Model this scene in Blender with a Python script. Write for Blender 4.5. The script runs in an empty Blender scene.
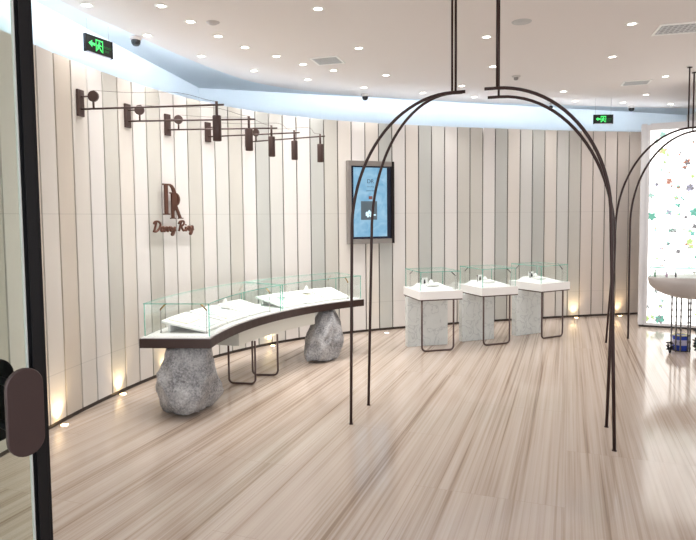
import bpy, bmesh, math, random
from mathutils import Vector, Matrix, noise
random.seed(7)
S = bpy.context.scene
COL = S.collection
PI = math.pi

# ------------------------------------------------------------------ camera
F, PCX, PCY = 596.6, 345.9, 253.5
PITCH, ROLL = math.radians(3.49), math.radians(-0.57)
cd = bpy.data.cameras.new('camera'); cam = bpy.data.objects.new('camera', cd); COL.objects.link(cam)
cd.sensor_fit = 'HORIZONTAL'; cd.sensor_width = 36; cd.lens = F * 36 / 696
cd.shift_x = (348 - PCX) / 696; cd.shift_y = (PCY - 270) / 696
cd.clip_start = 0.05; cd.clip_end = 100
cam.matrix_world = Matrix.Translation((0, 0, 1.7)) @ Matrix.Rotation(PI/2 - PITCH, 4, 'X') @ Matrix.Rotation(ROLL, 4, 'Z')
S.camera = cam
# ------------------------------------------------------------------ world, exposure
w = bpy.data.worlds.new('world'); S.world = w; w.use_nodes = True
bg = w.node_tree.nodes['Background']; bg.inputs[0].default_value = (0.93, 0.96, 1.0, 1); bg.inputs[1].default_value = 2.0
S.view_settings.view_transform = 'Standard'; S.view_settings.look = 'None'
S.view_settings.gamma = 1; S.view_settings.use_curve_mapping = False
S.view_settings.exposure = 0.30
S.cycles.transparent_max_bounces = 48
DOWN_W = 20       # watts of each recessed downlight
UP_W = 9          # watts of each floor uplight
COVE_E = 10.0      # strength of the cove LED strip
BOX_E = 1.35       # light box
# ------------------------------------------------------------------ helpers
def lin(r, g, b):
    f = lambda c: (c/255/12.92) if c/255 <= .04045 else ((c/255+.055)/1.055)**2.4
    return (f(r), f(g), f(b), 1)
MATS = {}
def mat(name, rgb, rough=.5, metal=0, **kw):
    if name in MATS: return MATS[name]
    m = bpy.data.materials.new(name); m.use_nodes = True; MATS[name] = m
    p = m.node_tree.nodes['Principled BSDF']
    p.inputs['Base Color'].default_value = lin(*rgb); p.inputs['Roughness'].default_value = rough
    p.inputs['Metallic'].default_value = metal
    if 'emit' in kw:
        p.inputs['Emission Color'].default_value = lin(*kw.get('ecol', rgb)); p.inputs['Emission Strength'].default_value = kw['emit']
    n = kw.get('noise')
    if n:                                   # (scale vector, amount, detail)
        nt = m.node_tree; tc = nt.nodes.new('ShaderNodeTexCoord'); mp = nt.nodes.new('ShaderNodeMapping')
        mp.inputs['Scale'].default_value = n[0]; tx = nt.nodes.new('ShaderNodeTexNoise')
        tx.inputs['Scale'].default_value = 1; tx.inputs['Detail'].default_value = n[2]
        cr = nt.nodes.new('ShaderNodeValToRGB')
        c = lin(*rgb); a = n[1]
        cr.color_ramp.elements[0].position = .3; cr.color_ramp.elements[1].position = .7
        cr.color_ramp.elements[0].color = (c[0]*(1-a), c[1]*(1-a), c[2]*(1-a), 1)
        cr.color_ramp.elements[1].color = (min(1, c[0]*(1+a)), min(1, c[1]*(1+a)), min(1, c[2]*(1+a)), 1)
        L = nt.links.new
        L(tc.outputs['Object'], mp.inputs[0]); L(mp.outputs[0], tx.inputs['Vector']); L(tx.outputs[0], cr.inputs[0]); L(cr.outputs[0], p.inputs['Base Color'])
        if kw.get('bump'):
            b = nt.nodes.new('ShaderNodeBump'); b.inputs['Strength'].default_value = kw['bump']; b.inputs['Distance'].default_value = .01
            L(tx.outputs[0], b.inputs['Height']); L(b.outputs[0], p.inputs['Normal'])
    return m

class MB:
    """collects shapes (in world or local coordinates) and links them as one mesh object"""
    def __init__(s): s.v = []; s.f = []; s.m = []; s.sm = []
    def add(s, vs, fs, mi=0, smooth=False):
        o = len(s.v); s.v += [tuple(p) for p in vs]
        for f in fs: s.f.append([i+o for i in f]); s.m.append(mi); s.sm.append(smooth)
    def box(s, c, d, rz=0, mi=0, M=None):
        x, y, z = [k/2 for k in d]; ca, sa = math.cos(rz), math.sin(rz); vs = []
        for dz in (-z, z):
            for dx, dy in ((-x, -y), (x, -y), (x, y), (-x, y)):
                vs.append(Vector((c[0]+dx*ca-dy*sa, c[1]+dx*sa+dy*ca, c[2]+dz)))
        if M: vs = [M @ p for p in vs]
        s.add(vs, [(3,2,1,0),(4,5,6,7),(0,1,5,4),(1,2,6,5),(2,3,7,6),(3,0,4,7)], mi); return s
    def prism(s, pts, z0, z1, mi=0, side=None):
        n = len(pts); vs = [(p[0], p[1], z0) for p in pts] + [(p[0], p[1], z1) for p in pts]
        s.add(vs, [tuple(range(n-1, -1, -1)), tuple(range(n, 2*n))], mi)
        s.add(vs, [(i, (i+1) % n, n+(i+1) % n, n+i) for i in range(n)], mi if side is None else side); return s
    def tube(s, pts, r, n=10, mi=0, closed=False):
        pts = [Vector(p) for p in pts]; N = len(pts); rings = []
        t0 = (pts[1]-pts[0]).normalized(); up = Vector((0, 0, 1)) if abs(t0.z) < .9 else Vector((1, 0, 0))
        nrm = t0.cross(up).normalized()
        for i, p in enumerate(pts):
            if closed: t = (pts[(i+1) % N]-pts[i-1]).normalized()
            else: t = (pts[min(i+1, N-1)]-pts[max(i-1, 0)]).normalized()
            nrm = (nrm - t*nrm.dot(t)).normalized(); b = t.cross(nrm)
            rr = r[i] if isinstance(r, (list, tuple)) else r
            rings.append([p + nrm*math.cos(a)*rr + b*math.sin(a)*rr for a in [2*PI*k/n for k in range(n)]])
        vs = [q for g in rings for q in g]; fs = []
        for i in range(N if closed else N-1):
            j = (i+1) % N
            for k in range(n): fs.append((i*n+k, i*n+(k+1) % n, j*n+(k+1) % n, j*n+k))
        s.add(vs, fs, mi, True)
        if not closed: s.add(rings[0], [tuple(range(n-1, -1, -1))], mi); s.add(rings[-1], [tuple(range(n))], mi)
        return s
    def lathe(s, prof, c=(0, 0, 0), n=24, mi=0, M=None, smooth=True):
        vs = []; fs = []; m = len(prof)
        for k in range(n):
            a = 2*PI*k/n
            for r, z in prof: vs.append(Vector((c[0]+r*math.cos(a), c[1]+r*math.sin(a), c[2]+z)))
        for k in range(n):
            for i in range(m-1): fs.append((k*m+i, ((k+1) % n)*m+i, ((k+1) % n)*m+i+1, k*m+i+1))
        if M: vs = [M @ p for p in vs]
        s.add(vs, fs, mi, smooth); return s
    def build(s, name, mats, parent=None, loc=(0, 0, 0), bevel=0):
        """loc: shift of the origin; vertices are given in world (or parent's local) coordinates"""
        me = bpy.data.meshes.new(name)
        me.from_pydata([(p[0]-loc[0], p[1]-loc[1], p[2]-loc[2]) for p in s.v], [], s.f)
        if not isinstance(mats, (list, tuple)): mats = [mats]
        for m in mats: me.materials.append(m)
        for p, mi, sm in zip(me.polygons, s.m, s.sm): p.material_index = mi; p.use_smooth = sm
        bm = bmesh.new(); bm.from_mesh(me); bmesh.ops.remove_doubles(bm, verts=bm.verts, dist=1e-6)
        bmesh.ops.recalc_face_normals(bm, faces=bm.faces); bm.to_mesh(me); bm.free()
        o = bpy.data.objects.new(name, me); COL.objects.link(o); o.location = loc
        if parent: o.parent = parent
        if bevel:
            b = o.modifiers.new('bevel', 'BEVEL'); b.width = bevel; b.segments = 2; b.limit_method = 'ANGLE'
        return o
def tag(o, label, cat, group=None, kind=None):
    o['label'] = label; o['category'] = cat
    if group: o['group'] = group
    if kind: o['kind'] = kind
    return o
def empty(name, loc, rz=0):
    o = bpy.data.objects.new(name, None); COL.objects.link(o); o.location = loc; o.rotation_euler = (0, 0, rz); o.empty_display_size = .1
    return o
def structure(o): o['kind'] = 'structure'; return o
def copy_tree(o, parent=None, root=True):
    c = o.copy(); COL.objects.link(c)
    if not root: c.parent = parent
    for ch in [k for k in bpy.data.objects if k.parent == o]: copy_tree(ch, c, False)
    return c
def text_mesh(txt, size, M, material, name, parent, depth=.001, align='CENTER'):
    cu = bpy.data.curves.new(name, 'FONT'); cu.body = txt; cu.size = size; cu.extrude = depth
    cu.align_x = align; cu.align_y = 'CENTER'
    t = bpy.data.objects.new(name, cu); COL.objects.link(t); bpy.context.view_layer.update()
    me = bpy.data.meshes.new_from_object(t.evaluated_get(bpy.context.evaluated_depsgraph_get()))
    bpy.data.objects.remove(t); me.transform(M); me.materials.clear(); me.materials.append(material)
    o = bpy.data.objects.new(name, me); COL.objects.link(o); o.parent = parent
    return o
def catmull(P, n=8):
    P = [Vector(p) for p in P]; P = [P[0]*2-P[1]] + P + [P[-1]*2-P[-2]]; out = []
    for i in range(1, len(P)-2):
        for k in range(n):
            t = k/n; a, b, c, d = P[i-1:i+3]
            out.append(.5*((2*b)+(c-a)*t+(2*a-5*b+4*c-d)*t*t+(3*b-a-3*c+d)*t**3))
    out.append(P[-2]); return out
def frame_M(o, u, n):
    """matrix with local x along u (horizontal), local y up, local z along n"""
    u = Vector(u).normalized(); n = Vector(n).normalized(); v = n.cross(u)
    return Matrix(((u.x, v.x, n.x, o[0]), (u.y, v.y, n.y, o[1]), (u.z, v.z, n.z, o[2]), (0, 0, 0, 1)))

# ------------------------------------------------------------------ materials
def floor_material():
    m = bpy.data.materials.new('wood_grain_marble'); m.use_nodes = True; nt = m.node_tree; N = nt.nodes.new; L = nt.links.new
    p = nt.nodes['Principled BSDF']
    tc = N('ShaderNodeTexCoord'); rot = N('ShaderNodeMapping'); rot.inputs['Rotation'].default_value = (0, 0, math.radians(20.5))
    L(tc.outputs['Object'], rot.inputs[0])
    # slab joints: each slab shifts its veins
    br = N('ShaderNodeTexBrick'); br.inputs['Color1'].default_value = (0, 0, 0, 1); br.inputs['Color2'].default_value = (1, 1, 1, 1)
    br.inputs['Mortar'].default_value = (.5, .5, .5, 1); br.inputs['Scale'].default_value = 1; br.inputs['Brick Width'].default_value = 1.8
    br.inputs['Row Height'].default_value = .9; br.inputs['Mortar Size'].default_value = .0015; br.offset = .5
    r2 = N('ShaderNodeMapping'); r2.inputs['Rotation'].default_value = (0, 0, PI/2); L(rot.outputs[0], r2.inputs[0]); L(r2.outputs[0], br.inputs['Vector'])
    off = N('ShaderNodeVectorMath'); off.operation = 'MULTIPLY'; off.inputs[1].default_value = (0, 0, .25); L(br.outputs['Color'], off.inputs[0])
    add = N('ShaderNodeVectorMath'); L(rot.outputs[0], add.inputs[0]); L(off.outputs[0], add.inputs[1])
    def streak(scale, detail, dist):
        mp = N('ShaderNodeMapping'); mp.inputs['Scale'].default_value = scale; L(add.outputs[0], mp.inputs[0])
        t = N('ShaderNodeTexNoise'); t.inputs['Scale'].default_value = 1; t.inputs['Detail'].default_value = detail; t.inputs['Distortion'].default_value = dist
        t.inputs['Roughness'].default_value = .6; L(mp.outputs[0], t.inputs['Vector']); return t
    a = streak((10, .16, 1), 5, .22); b = streak((52, .3, 1), 4, .25)
    mx = N('ShaderNodeMath'); mx.operation = 'MULTIPLY_ADD'; mx.inputs[1].default_value = .45
    L(b.outputs[0], mx.inputs[0]); 
    m2 = N('ShaderNodeMath'); m2.operation = 'MULTIPLY'; m2.inputs[1].default_value = .55; L(a.outputs[0], m2.inputs[0]); L(m2.outputs[0], mx.inputs[2])
    cr = N('ShaderNodeValToRGB'); e = cr.color_ramp.elements
    e[0].position = .38; e[0].color = lin(*FLOOR[0]); e[1].position = .60; e[1].color = lin(*FLOOR[3])
    k = e.new(.43); k.color = lin(*FLOOR[1]); k = e.new(.5); k.color = lin(*FLOOR[2])
    L(mx.outputs[0], cr.inputs[0])
    jm = N('ShaderNodeMixRGB'); jm.inputs['Color2'].default_value = lin(*FLOOR[1]); L(br.outputs['Fac'], jm.inputs['Fac']); L(cr.outputs[0], jm.inputs['Color1'])
    L(jm.outputs[0], p.inputs['Base Color'])
    p.inputs['Roughness'].default_value = .12; p.inputs['IOR'].default_value = 1.5
    return m
FLOOR = [(142, 122, 106), (165, 148, 134), (182, 167, 154), (191, 177, 166)]
M_floor = floor_material()
def panel_mat(name, rgb, vein):
    m = mat(name, rgb, .55, noise=((1.3, 1.3, .5), vein, 6))
    nt = m.node_tree; L = nt.links.new; p = nt.nodes['Principled BSDF']; src = p.inputs['Base Color'].links[0].from_socket
    geo = nt.nodes.new('ShaderNodeTexCoord'); sep = nt.nodes.new('ShaderNodeSeparateXYZ'); L(geo.outputs['Object'], sep.inputs[0])
    prev = None
    for z in (.43, 1.75):                                    # hairline joints between stacked slabs
        s1 = nt.nodes.new('ShaderNodeMath'); s1.operation = 'SUBTRACT'; s1.inputs[1].default_value = z; L(sep.outputs['Z'], s1.inputs[0])
        s2 = nt.nodes.new('ShaderNodeMath'); s2.operation = 'ABSOLUTE'; L(s1.outputs[0], s2.inputs[0])
        s3 = nt.nodes.new('ShaderNodeMath'); s3.operation = 'LESS_THAN'; s3.inputs[1].default_value = .0035; L(s2.outputs[0], s3.inputs[0])
        if prev:
            a = nt.nodes.new('ShaderNodeMath'); a.operation = 'ADD'; L(prev.outputs[0], a.inputs[0]); L(s3.outputs[0], a.inputs[1]); prev = a
        else: prev = s3
    mx = nt.nodes.new('ShaderNodeMixRGB'); mx.inputs['Color2'].default_value = lin(*[c*.93 for c in rgb])
    L(prev.outputs[0], mx.inputs['Fac']); L(src, mx.inputs['Color1']); L(mx.outputs[0], p.inputs['Base Color'])
    return m
PANELS = {'W': panel_mat('panel_white', (226, 222, 219), .02), 'C': panel_mat('panel_cream', (222, 216, 209), .03),
          'L': panel_mat('panel_light_grey', (212, 211, 207), .03), 'G': panel_mat('panel_grey', (203, 200, 193), .06),
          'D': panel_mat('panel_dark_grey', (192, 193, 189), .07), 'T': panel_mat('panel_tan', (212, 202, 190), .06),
          'P': panel_mat('panel_cream_warm_lit', (218, 209, 202), .03), 'B': panel_mat('panel_grey_warm_lit', (202, 193, 185), .05)}  # warm light on the right-hand panels is put into these two colours
M_gap = mat('joint_backing_dark', (74, 64, 58), .8)  # dark brown backing seen through the panel joints
M_base = mat('baseboard_dark', (52, 42, 38), .45)
M_ceil = mat('ceiling_paint', (226, 219, 216), .8)
M_cove = mat('cove_paint', (226, 234, 240), .8)
M_bronze = mat('dark_bronze', (82, 64, 60), .42, .3)
M_rod = mat('rod_bronze', (52, 33, 30), .35, .4)
M_plinth = mat('plinth_bronze', (66, 50, 46), .3, .35)
M_white = mat('white_lacquer', (240, 238, 236), .35)
M_apron = mat('pale_green_grey_lacquer', (214, 213, 204), .4)
M_board = mat('white_leatherette', (244, 242, 240), .6)
M_black = mat('black_metal', (22, 23, 27), .35, .4)
M_steel = mat('brushed_steel', (172, 168, 166), .35, .9)
M_brass = mat('brass', (150, 120, 70), .3, .9)
M_lamp = mat('lamp_glow', (255, 250, 240), .5, emit=9, ecol=(255, 247, 236))
M_lampring = mat('lamp_ring', (240, 238, 234), .4)
M_grille = mat('vent_grille', (196, 196, 196), .5)
M_slot = mat('vent_slot', (110, 110, 112), .7)
M_handle = mat('handle_bronze', (74, 60, 60), .32, .45)
def glass(name, tint, refl=1.0):
    m = bpy.data.materials.new(name); m.use_nodes = True; nt = m.node_tree; nt.nodes.clear(); N = nt.nodes.new; L = nt.links.new
    out = N('ShaderNodeOutputMaterial'); tr = N('ShaderNodeBsdfTransparent'); tr.inputs[0].default_value = tint
    gl = N('ShaderNodeBsdfGlossy'); gl.inputs['Roughness'].default_value = .01; gl.inputs[0].default_value = (refl, refl, refl, 1)
    lw = N('ShaderNodeLayerWeight'); lw.inputs['Blend'].default_value = .5; pw = N('ShaderNodeMath'); pw.operation = 'POWER'; pw.inputs[1].default_value = 4.5
    fr = N('ShaderNodeMath'); fr.operation = 'MULTIPLY_ADD'; fr.inputs[1].default_value = .8; fr.inputs[2].default_value = .025; mx = N('ShaderNodeMixShader')
    L(lw.outputs['Facing'], pw.inputs[0]); L(pw.outputs[0], fr.inputs[0]); L(fr.outputs[0], mx.inputs[0]); L(tr.outputs[0], mx.inputs[1]); L(gl.outputs[0], mx.inputs[2]); L(mx.outputs[0], out.inputs[0])
    return m
M_glass = glass('clear_glass', (.965, .985, .98, 1))
M_doorglass = glass('door_glass', (.90, .935, .89, 1))
M_edge = mat('glass_edge_teal', (120, 205, 186), .15)
M_edge.node_tree.nodes['Principled BSDF'].inputs['Transmission Weight'].default_value = .35
M_stone = mat('counter_stone', (196, 198, 192), .3, noise=((5, 5, 3), .12, 8))
def rock_material():
    m = bpy.data.materials.new('granite_boulder'); m.use_nodes = True; nt = m.node_tree; N = nt.nodes.new; L = nt.links.new
    p = nt.nodes['Principled BSDF']; p.inputs['Roughness'].default_value = .85
    tc = N('ShaderNodeTexCoord'); a = N('ShaderNodeTexNoise'); a.inputs['Scale'].default_value = 55; a.inputs['Detail'].default_value = 6; a.inputs['Roughness'].default_value = .75
    b = N('ShaderNodeTexNoise'); b.inputs['Scale'].default_value = 7; b.inputs['Detail'].default_value = 5
    L(tc.outputs['Object'], a.inputs['Vector']); L(tc.outputs['Object'], b.inputs['Vector'])
    mx = N('ShaderNodeMath'); mx.operation = 'MULTIPLY_ADD'; mx.inputs[1].default_value = .6
    m2 = N('ShaderNodeMath'); m2.operation = 'MULTIPLY'; m2.inputs[1].default_value = .4; L(b.outputs[0], m2.inputs[0])
    L(a.outputs[0], mx.inputs[0]); L(m2.outputs[0], mx.inputs[2])
    cr = N('ShaderNodeValToRGB'); e = cr.color_ramp.elements; e[0].position = .38; e[0].color = lin(104, 104, 107); e[1].position = .62; e[1].color = lin(196, 195, 196)
    L(mx.outputs[0], cr.inputs[0]); L(cr.outputs[0], p.inputs['Base Color'])
    bp = N('ShaderNodeBump'); bp.inputs['Strength'].default_value = .6; bp.inputs['Distance'].default_value = .02; L(mx.outputs[0], bp.inputs['Height']); L(bp.outputs[0], p.inputs['Normal'])
    return m
M_rock = rock_material()
def marble_material():
    m = bpy.data.materials.new('veined_marble'); m.use_nodes = True; nt = m.node_tree; N = nt.nodes.new; L = nt.links.new
    p = nt.nodes['Principled BSDF']; p.inputs['Roughness'].default_value = .25
    tc = N('ShaderNodeTexCoord'); a = N('ShaderNodeTexNoise'); a.inputs['Scale'].default_value = 5.5; a.inputs['Detail'].default_value = 7; a.inputs['Distortion'].default_value = .9
    L(tc.outputs['Object'], a.inputs['Vector']); cr = N('ShaderNodeValToRGB'); e = cr.color_ramp.elements
    e[0].position = .40; e[0].color = lin(220, 224, 222); e[1].position = .62; e[1].color = lin(216, 221, 218)
    k = e.new(.485); k.color = lin(216, 220, 218); k = e.new(.505); k.color = lin(192, 197, 197); k = e.new(.53); k.color = lin(220, 224, 222)
    L(a.outputs[0], cr.inputs[0]); L(cr.outputs[0], p.inputs['Base Color']); return m
M_marble = marble_material()

# ------------------------------------------------------------------ the shell
structure(MB().box((1.5, 5.2, -.05), (13, 18, .1)).build('floor', M_floor))

WALLPTS = [(-2.385, 4.983), (-2.346, 5.201), (-2.301, 5.417), (-2.25, 5.632), (-2.194, 5.845), (-2.131, 6.057), (-2.06, 6.266), (-1.98, 6.472), (-1.89, 6.674), (-1.792, 6.871), (-1.683, 7.064), (-1.565, 7.25), (-1.438, 7.431), (-1.3, 7.604), (-1.154, 7.769), (-0.998, 7.926), (-0.834, 8.073), (-0.661, 8.211), (-0.481, 8.338), (-0.295, 8.457), (-0.103, 8.566), (0.094, 8.667), (0.294, 8.761), (0.496, 8.849), (0.7, 8.933), (0.906, 9.013), (1.113, 9.09), (1.321, 9.163), (1.531, 9.234), (1.741, 9.303), (1.951, 9.368), (2.163, 9.431), (2.375, 9.492), (2.588, 9.551), (2.802, 9.607), (3.016, 9.661), (3.23, 9.714), (3.445, 9.766), (3.66, 9.816), (3.876, 9.863), (4.092, 9.908), (4.309, 9.95), (4.526, 9.99), (4.744, 10.027)]
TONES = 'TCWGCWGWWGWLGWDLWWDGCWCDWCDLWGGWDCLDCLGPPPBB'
pts = list(WALLPTS); tones = list(TONES)
for k, t in zip(range(13), 'CTWGCWTCWGCWT'):                       # onwards to the left, behind the glass door
    a = math.radians(81.5 + k*.5); pts.insert(0, (pts[0][0]-.2205*math.cos(a), pts[0][1]-.2205*math.sin(a))); tones.insert(0, t)
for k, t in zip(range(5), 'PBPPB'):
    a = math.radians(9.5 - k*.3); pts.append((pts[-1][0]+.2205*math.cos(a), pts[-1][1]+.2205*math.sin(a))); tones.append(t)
WTOP = 3.071
keys = list(PANELS); mb = MB(); GAP = .0095
for i in range(len(pts)-1):
    A, B = Vector(pts[i]), Vector(pts[i+1]); d = (B-A).normalized(); n = Vector((-d.y, d.x))
    a, b = A+d*GAP, B-d*GAP
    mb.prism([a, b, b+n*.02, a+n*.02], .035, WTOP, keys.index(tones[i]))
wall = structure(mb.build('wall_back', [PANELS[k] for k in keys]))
# backing behind the joints, and the recessed black baseboard
mb = MB()
for i in range(len(pts)-1):
    A, B = Vector(pts[i]), Vector(pts[i+1]); d = (B-A).normalized(); n = Vector((-d.y, d.x))
    mb.prism([A+n*.018, B+n*.018, B+n*.05, A+n*.05], 0, WTOP-.004)
structure(mb.build('wall_backing', M_gap))
mb = MB()
for i in range(len(pts)-1):
    A, B = Vector(pts[i]), Vector(pts[i+1]); d = (B-A).normalized(); n = Vector((-d.y, d.x))
    mb.prism([A+n*.004-d*.001, B+n*.004+d*.001, B+n*.0175, A+n*.0175], 0, .034)
structure(mb.build('baseboard_back', M_base))
# upper wall above the panelling (two straight walls meeting in a corner)
ZS = 3.70
UW = [(-3.49, 1.4), (-2.23, 9.29), (8.0, 12.6)]
for nm, A, B in (('wall_left_upper', UW[0], UW[1]), ('wall_back_upper', UW[1], UW[2])):
    A, B = Vector(A), Vector(B); d = (B-A).normalized(); n = Vector((-d.y, d.x))
    structure(MB().prism([A, B, B+n*.1, A+n*.1], 0, ZS).build(nm, M_cove))
# ledge that closes the gap behind the top of the panels
led = [p for p in pts]; back = []
for p in led:
    back.append(p)
mb = MB()
for i in range(len(pts)-1):
    A, B = Vector(pts[i]), Vector(pts[i+1]); d = (B-A).normalized(); n = Vector((-d.y, d.x))
    mb.prism([A+n*.021, B+n*.021, B+n*.30, A+n*.30], WTOP-.045, WTOP-.02)
structure(mb.build('trim_1', M_cove))
# cove soffit and the dropped main ceiling with its curved edge
structure(MB().prism([(-4.2, -2.8), (7.6, -2.8), (7.6, 13.6), (-4.2, 13.6)], ZS, ZS+.1).build('ceiling_cove', M_cove))
EDGE = catmull([(-2.28, -2.6, 0), (-2.26, 1.0, 0), (-2.16, 3.0, 0), (-1.93, 4.25, 0), (-1.74, 4.86, 0), (-1.52, 5.55, 0), (-1.29, 6.15, 0), (-.96, 6.75, 0), (-.401, 7.223, 0), (.28, 7.546, 0), (.956, 7.755, 0), (2.077, 8.07, 0), (3.2, 8.32, 0), (4.163, 8.50, 0), (4.913, 8.62, 0), (6.9, 8.9, 0)], 6)
KC = 1.2333
EDGE = [Vector((min(6.94, p.x*KC), p.y*KC, 0)) for p in EDGE if p.x*KC < 7.4]
ZC = 3.55
structure(MB().prism([(p.x, p.y) for p in EDGE] + [(6.94, -2.6*KC)], ZC, ZC+.04).build('ceiling', M_ceil))
structure(MB().prism([(6.95, -2.8), (7.1, -2.8), (7.1, 12.9), (6.95, 12.75)], 0, ZS).build('wall_right', mat('side_wall_paint', (222, 214, 206), .7)))
# LED strip lying on top of the dropped ceiling's edge
strip = []
for i, p in enumerate(EDGE):
    q = EDGE[min(i+1, len(EDGE)-1)]; r = EDGE[max(i-1, 0)]; d = (q-r).normalized(); n = Vector((d.y, -d.x, 0)); strip.append(p+n*.07)
mb = MB(); mb.tube([(p.x, p.y, ZC+.056) for p in strip if p.y > .5], .015, 6)
tag(mb.build('cove_light_strip', mat('cool_led', (205, 232, 255), .5, emit=COVE_E*5, ecol=(236, 244, 252))), 'cool white light strip hidden on top of the curved ceiling edge', 'light strip')

mb = MB(); P = []
for i in range(len(pts)):
    A, B = Vector(pts[max(i-1, 0)]), Vector(pts[min(i+1, len(pts)-1)]); d = (B-A).normalized(); q = Vector(pts[i])+Vector((-d.y, d.x))*.10; P.append((q.x, q.y, WTOP-.008))
mb.tube(P, .011, 6)
tag(mb.build('cove_light_strip', mat('cool_led_up', (205, 232, 255), .5, emit=COVE_E*.8, ecol=(236, 244, 252))), 'cool white light strip hidden behind the top of the wall panelling', 'light strip')

# ------------------------------------------------------------------ light box at the right
LB0 = Vector((4.419, 8.962)); LBd = Vector((.909, -.417)); LBn = Vector((.417, .909))   # n points away from the room
def lb(u, n_, z): p = LB0 + LBd*u + LBn*n_; return (p.x, p.y, z)
LBW = 2.62; LBH = 3.035
root = empty('light_box', (*lb(LBW/2, .1, 0),)); tag(root, 'tall backlit wall panel printed with scattered small flowers and leaves in a grey frame', 'light box')
R = root.location
def lbox(mb, u0, u1, n0, n1, z0, z1, mi=0):
    vs = [lb(u, n, z) for z in (z0, z1) for u, n in ((u0, n0), (u1, n0), (u1, n1), (u0, n1))]
    mb.add(vs, [(3,2,1,0),(4,5,6,7),(0,1,5,4),(1,2,6,5),(2,3,7,6),(3,0,4,7)], mi)
mb = MB()
lbox(mb, 0, .05, 0, .3, .03, LBH); lbox(mb, .05, .075, .02, .3, .03, LBH); lbox(mb, .075, .115, .0, .3, .03, LBH-.02)
lbox(mb, LBW-.11, LBW, 0, .3, .03, LBH)
lbox(mb, .115, LBW-.11, 0, .3, LBH-.10, LBH); lbox(mb, .115, LBW-.11, 0, .3, .03, .065); lbox(mb, .115, LBW-.11, .2, .3, .065, LBH-.1)
mb.build('frame', mat('lightbox_frame', (228, 227, 229), .4), root, (0, 0, 0)).location = -R
mb = MB(); lbox(mb, .01, LBW-.01, .015, .29, 0, .03)
mb.build('base_strip', M_base, root).location = -R
LEAFC = [(96, 170, 150), (150, 200, 190), (190, 150, 140), (120, 120, 125), (180, 215, 130), (150, 150, 175), (205, 185, 150), (110, 185, 175), (165, 105, 85), (170, 190, 185)]
pm = [mat('backlit_white', (255, 255, 255), .5, emit=BOX_E, ecol=(255, 255, 252))]
for k, c in enumerate([tuple(int(q*.9+200*.1) for q in c) for c in LEAFC]): pm.append(mat('print_%s' % 'abcdefghij'[k], c, .5, emit=BOX_E*.42, ecol=c))
mb = MB(); lbox(mb, .115, LBW-.11, .02, .05, .065, LBH-.1, 0)
def petal(u, z, L_, w_, ang, ci, n0=.0185):
    P = []
    for k in range(10):
        a = 2*PI*k/10; x = L_/2*math.cos(a)+L_/2; y = w_/2*math.sin(a)*(1.15-.4*math.cos(a))
        P.append(lb(u + x*math.cos(ang)-y*math.sin(ang), n0, z + x*math.sin(ang)+y*math.cos(ang)))
    mb.add(P, [tuple(range(10))], ci+1)
def flower(u, z, s, ci, n=5, ph=0, c2=None):
    s *= .56
    for k in range(n): petal(u, z, s, s*.62, ph+2*PI*k/n + random.uniform(-.2, .2), ci if (c2 is None or k % 2) else c2, .0185-.0003*k)
# motifs read off the photograph, (u, z) on the panel, then loose scatter
KX = lambda x: (x-649.2)*.01475+.115        # panel position of a spot, left part
KZ = lambda y: 2.935-(y-130)*.01478
for x, y, s, ci, n, c2 in ((660, 135, .10, 9, 5, 1), (655, 141, .08, 9, 4, 3), (661, 151, .11, 4, 4, 6), (665, 155, .06, 6, 3, 4), (682, 163, .10, 8, 5, 3), (680, 168, .07, 8, 4, 3),
        (667, 181, .09, 2, 5, 8), (669, 186, .05, 3, 3, 2), (656, 184, .06, 5, 5, 3), (685, 188, .11, 3, 7, 5), (687, 177, .06, 4, 4, 4), (694, 189, .07, 8, 4, 4), (674, 186, .05, 1, 3, 9), (674, 198, .06, 4, 4, 1),
        (651, 195, .09, 1, 4, 9), (673, 198, .07, 1, 4, 2), (675, 205, .08, 7, 3, 0), (667, 212, .09, 5, 4, 1), (689, 212, .12, 7, 5, 0), (682, 217, .05, 3, 5, 3), (676, 214, .06, 4, 3, 1),
        (652, 216, .12, 0, 5, 0), (690, 226, .08, 3, 4, 3), (672, 230, .08, 9, 4, 3), (686, 241, .09, 4, 5, 4), (687, 246, .08, 4, 4, 6), (692, 239, .05, 5, 3, 5), (676, 251, .07, 3, 5, 3), (664, 260, .05, 1, 3, 3),
        (694, 250, .05, 3, 4, 3), (693, 258, .05, 1, 4, 9), (657, 292, .06, 9, 4, 3), (663, 301, .07, 9, 3, 1), (650, 308, .06, 9, 3, 3), (649, 320, .09, 4, 5, 4), (661, 320, .13, 0, 8, 3)):
    flower(KX(x), KZ(y), s, ci, n, random.random()*6, c2)
for k in range(4):
    petal(KX(652)+k*.03, KZ(218)-.05-.05*k, .08, .012, -1.0, 9)
for k in range(150):
    u = random.uniform(.16, LBW-.2); z = random.uniform(.12, LBH-.2)
    flower(u, z, random.uniform(.025, .075), random.choice((0, 1, 3, 3, 4, 5, 7, 8, 9, 9)), random.choice((2, 3, 4, 5)), random.random()*6, random.randrange(10))
mb.build('printed_panel', pm, root).location = -R

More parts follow.
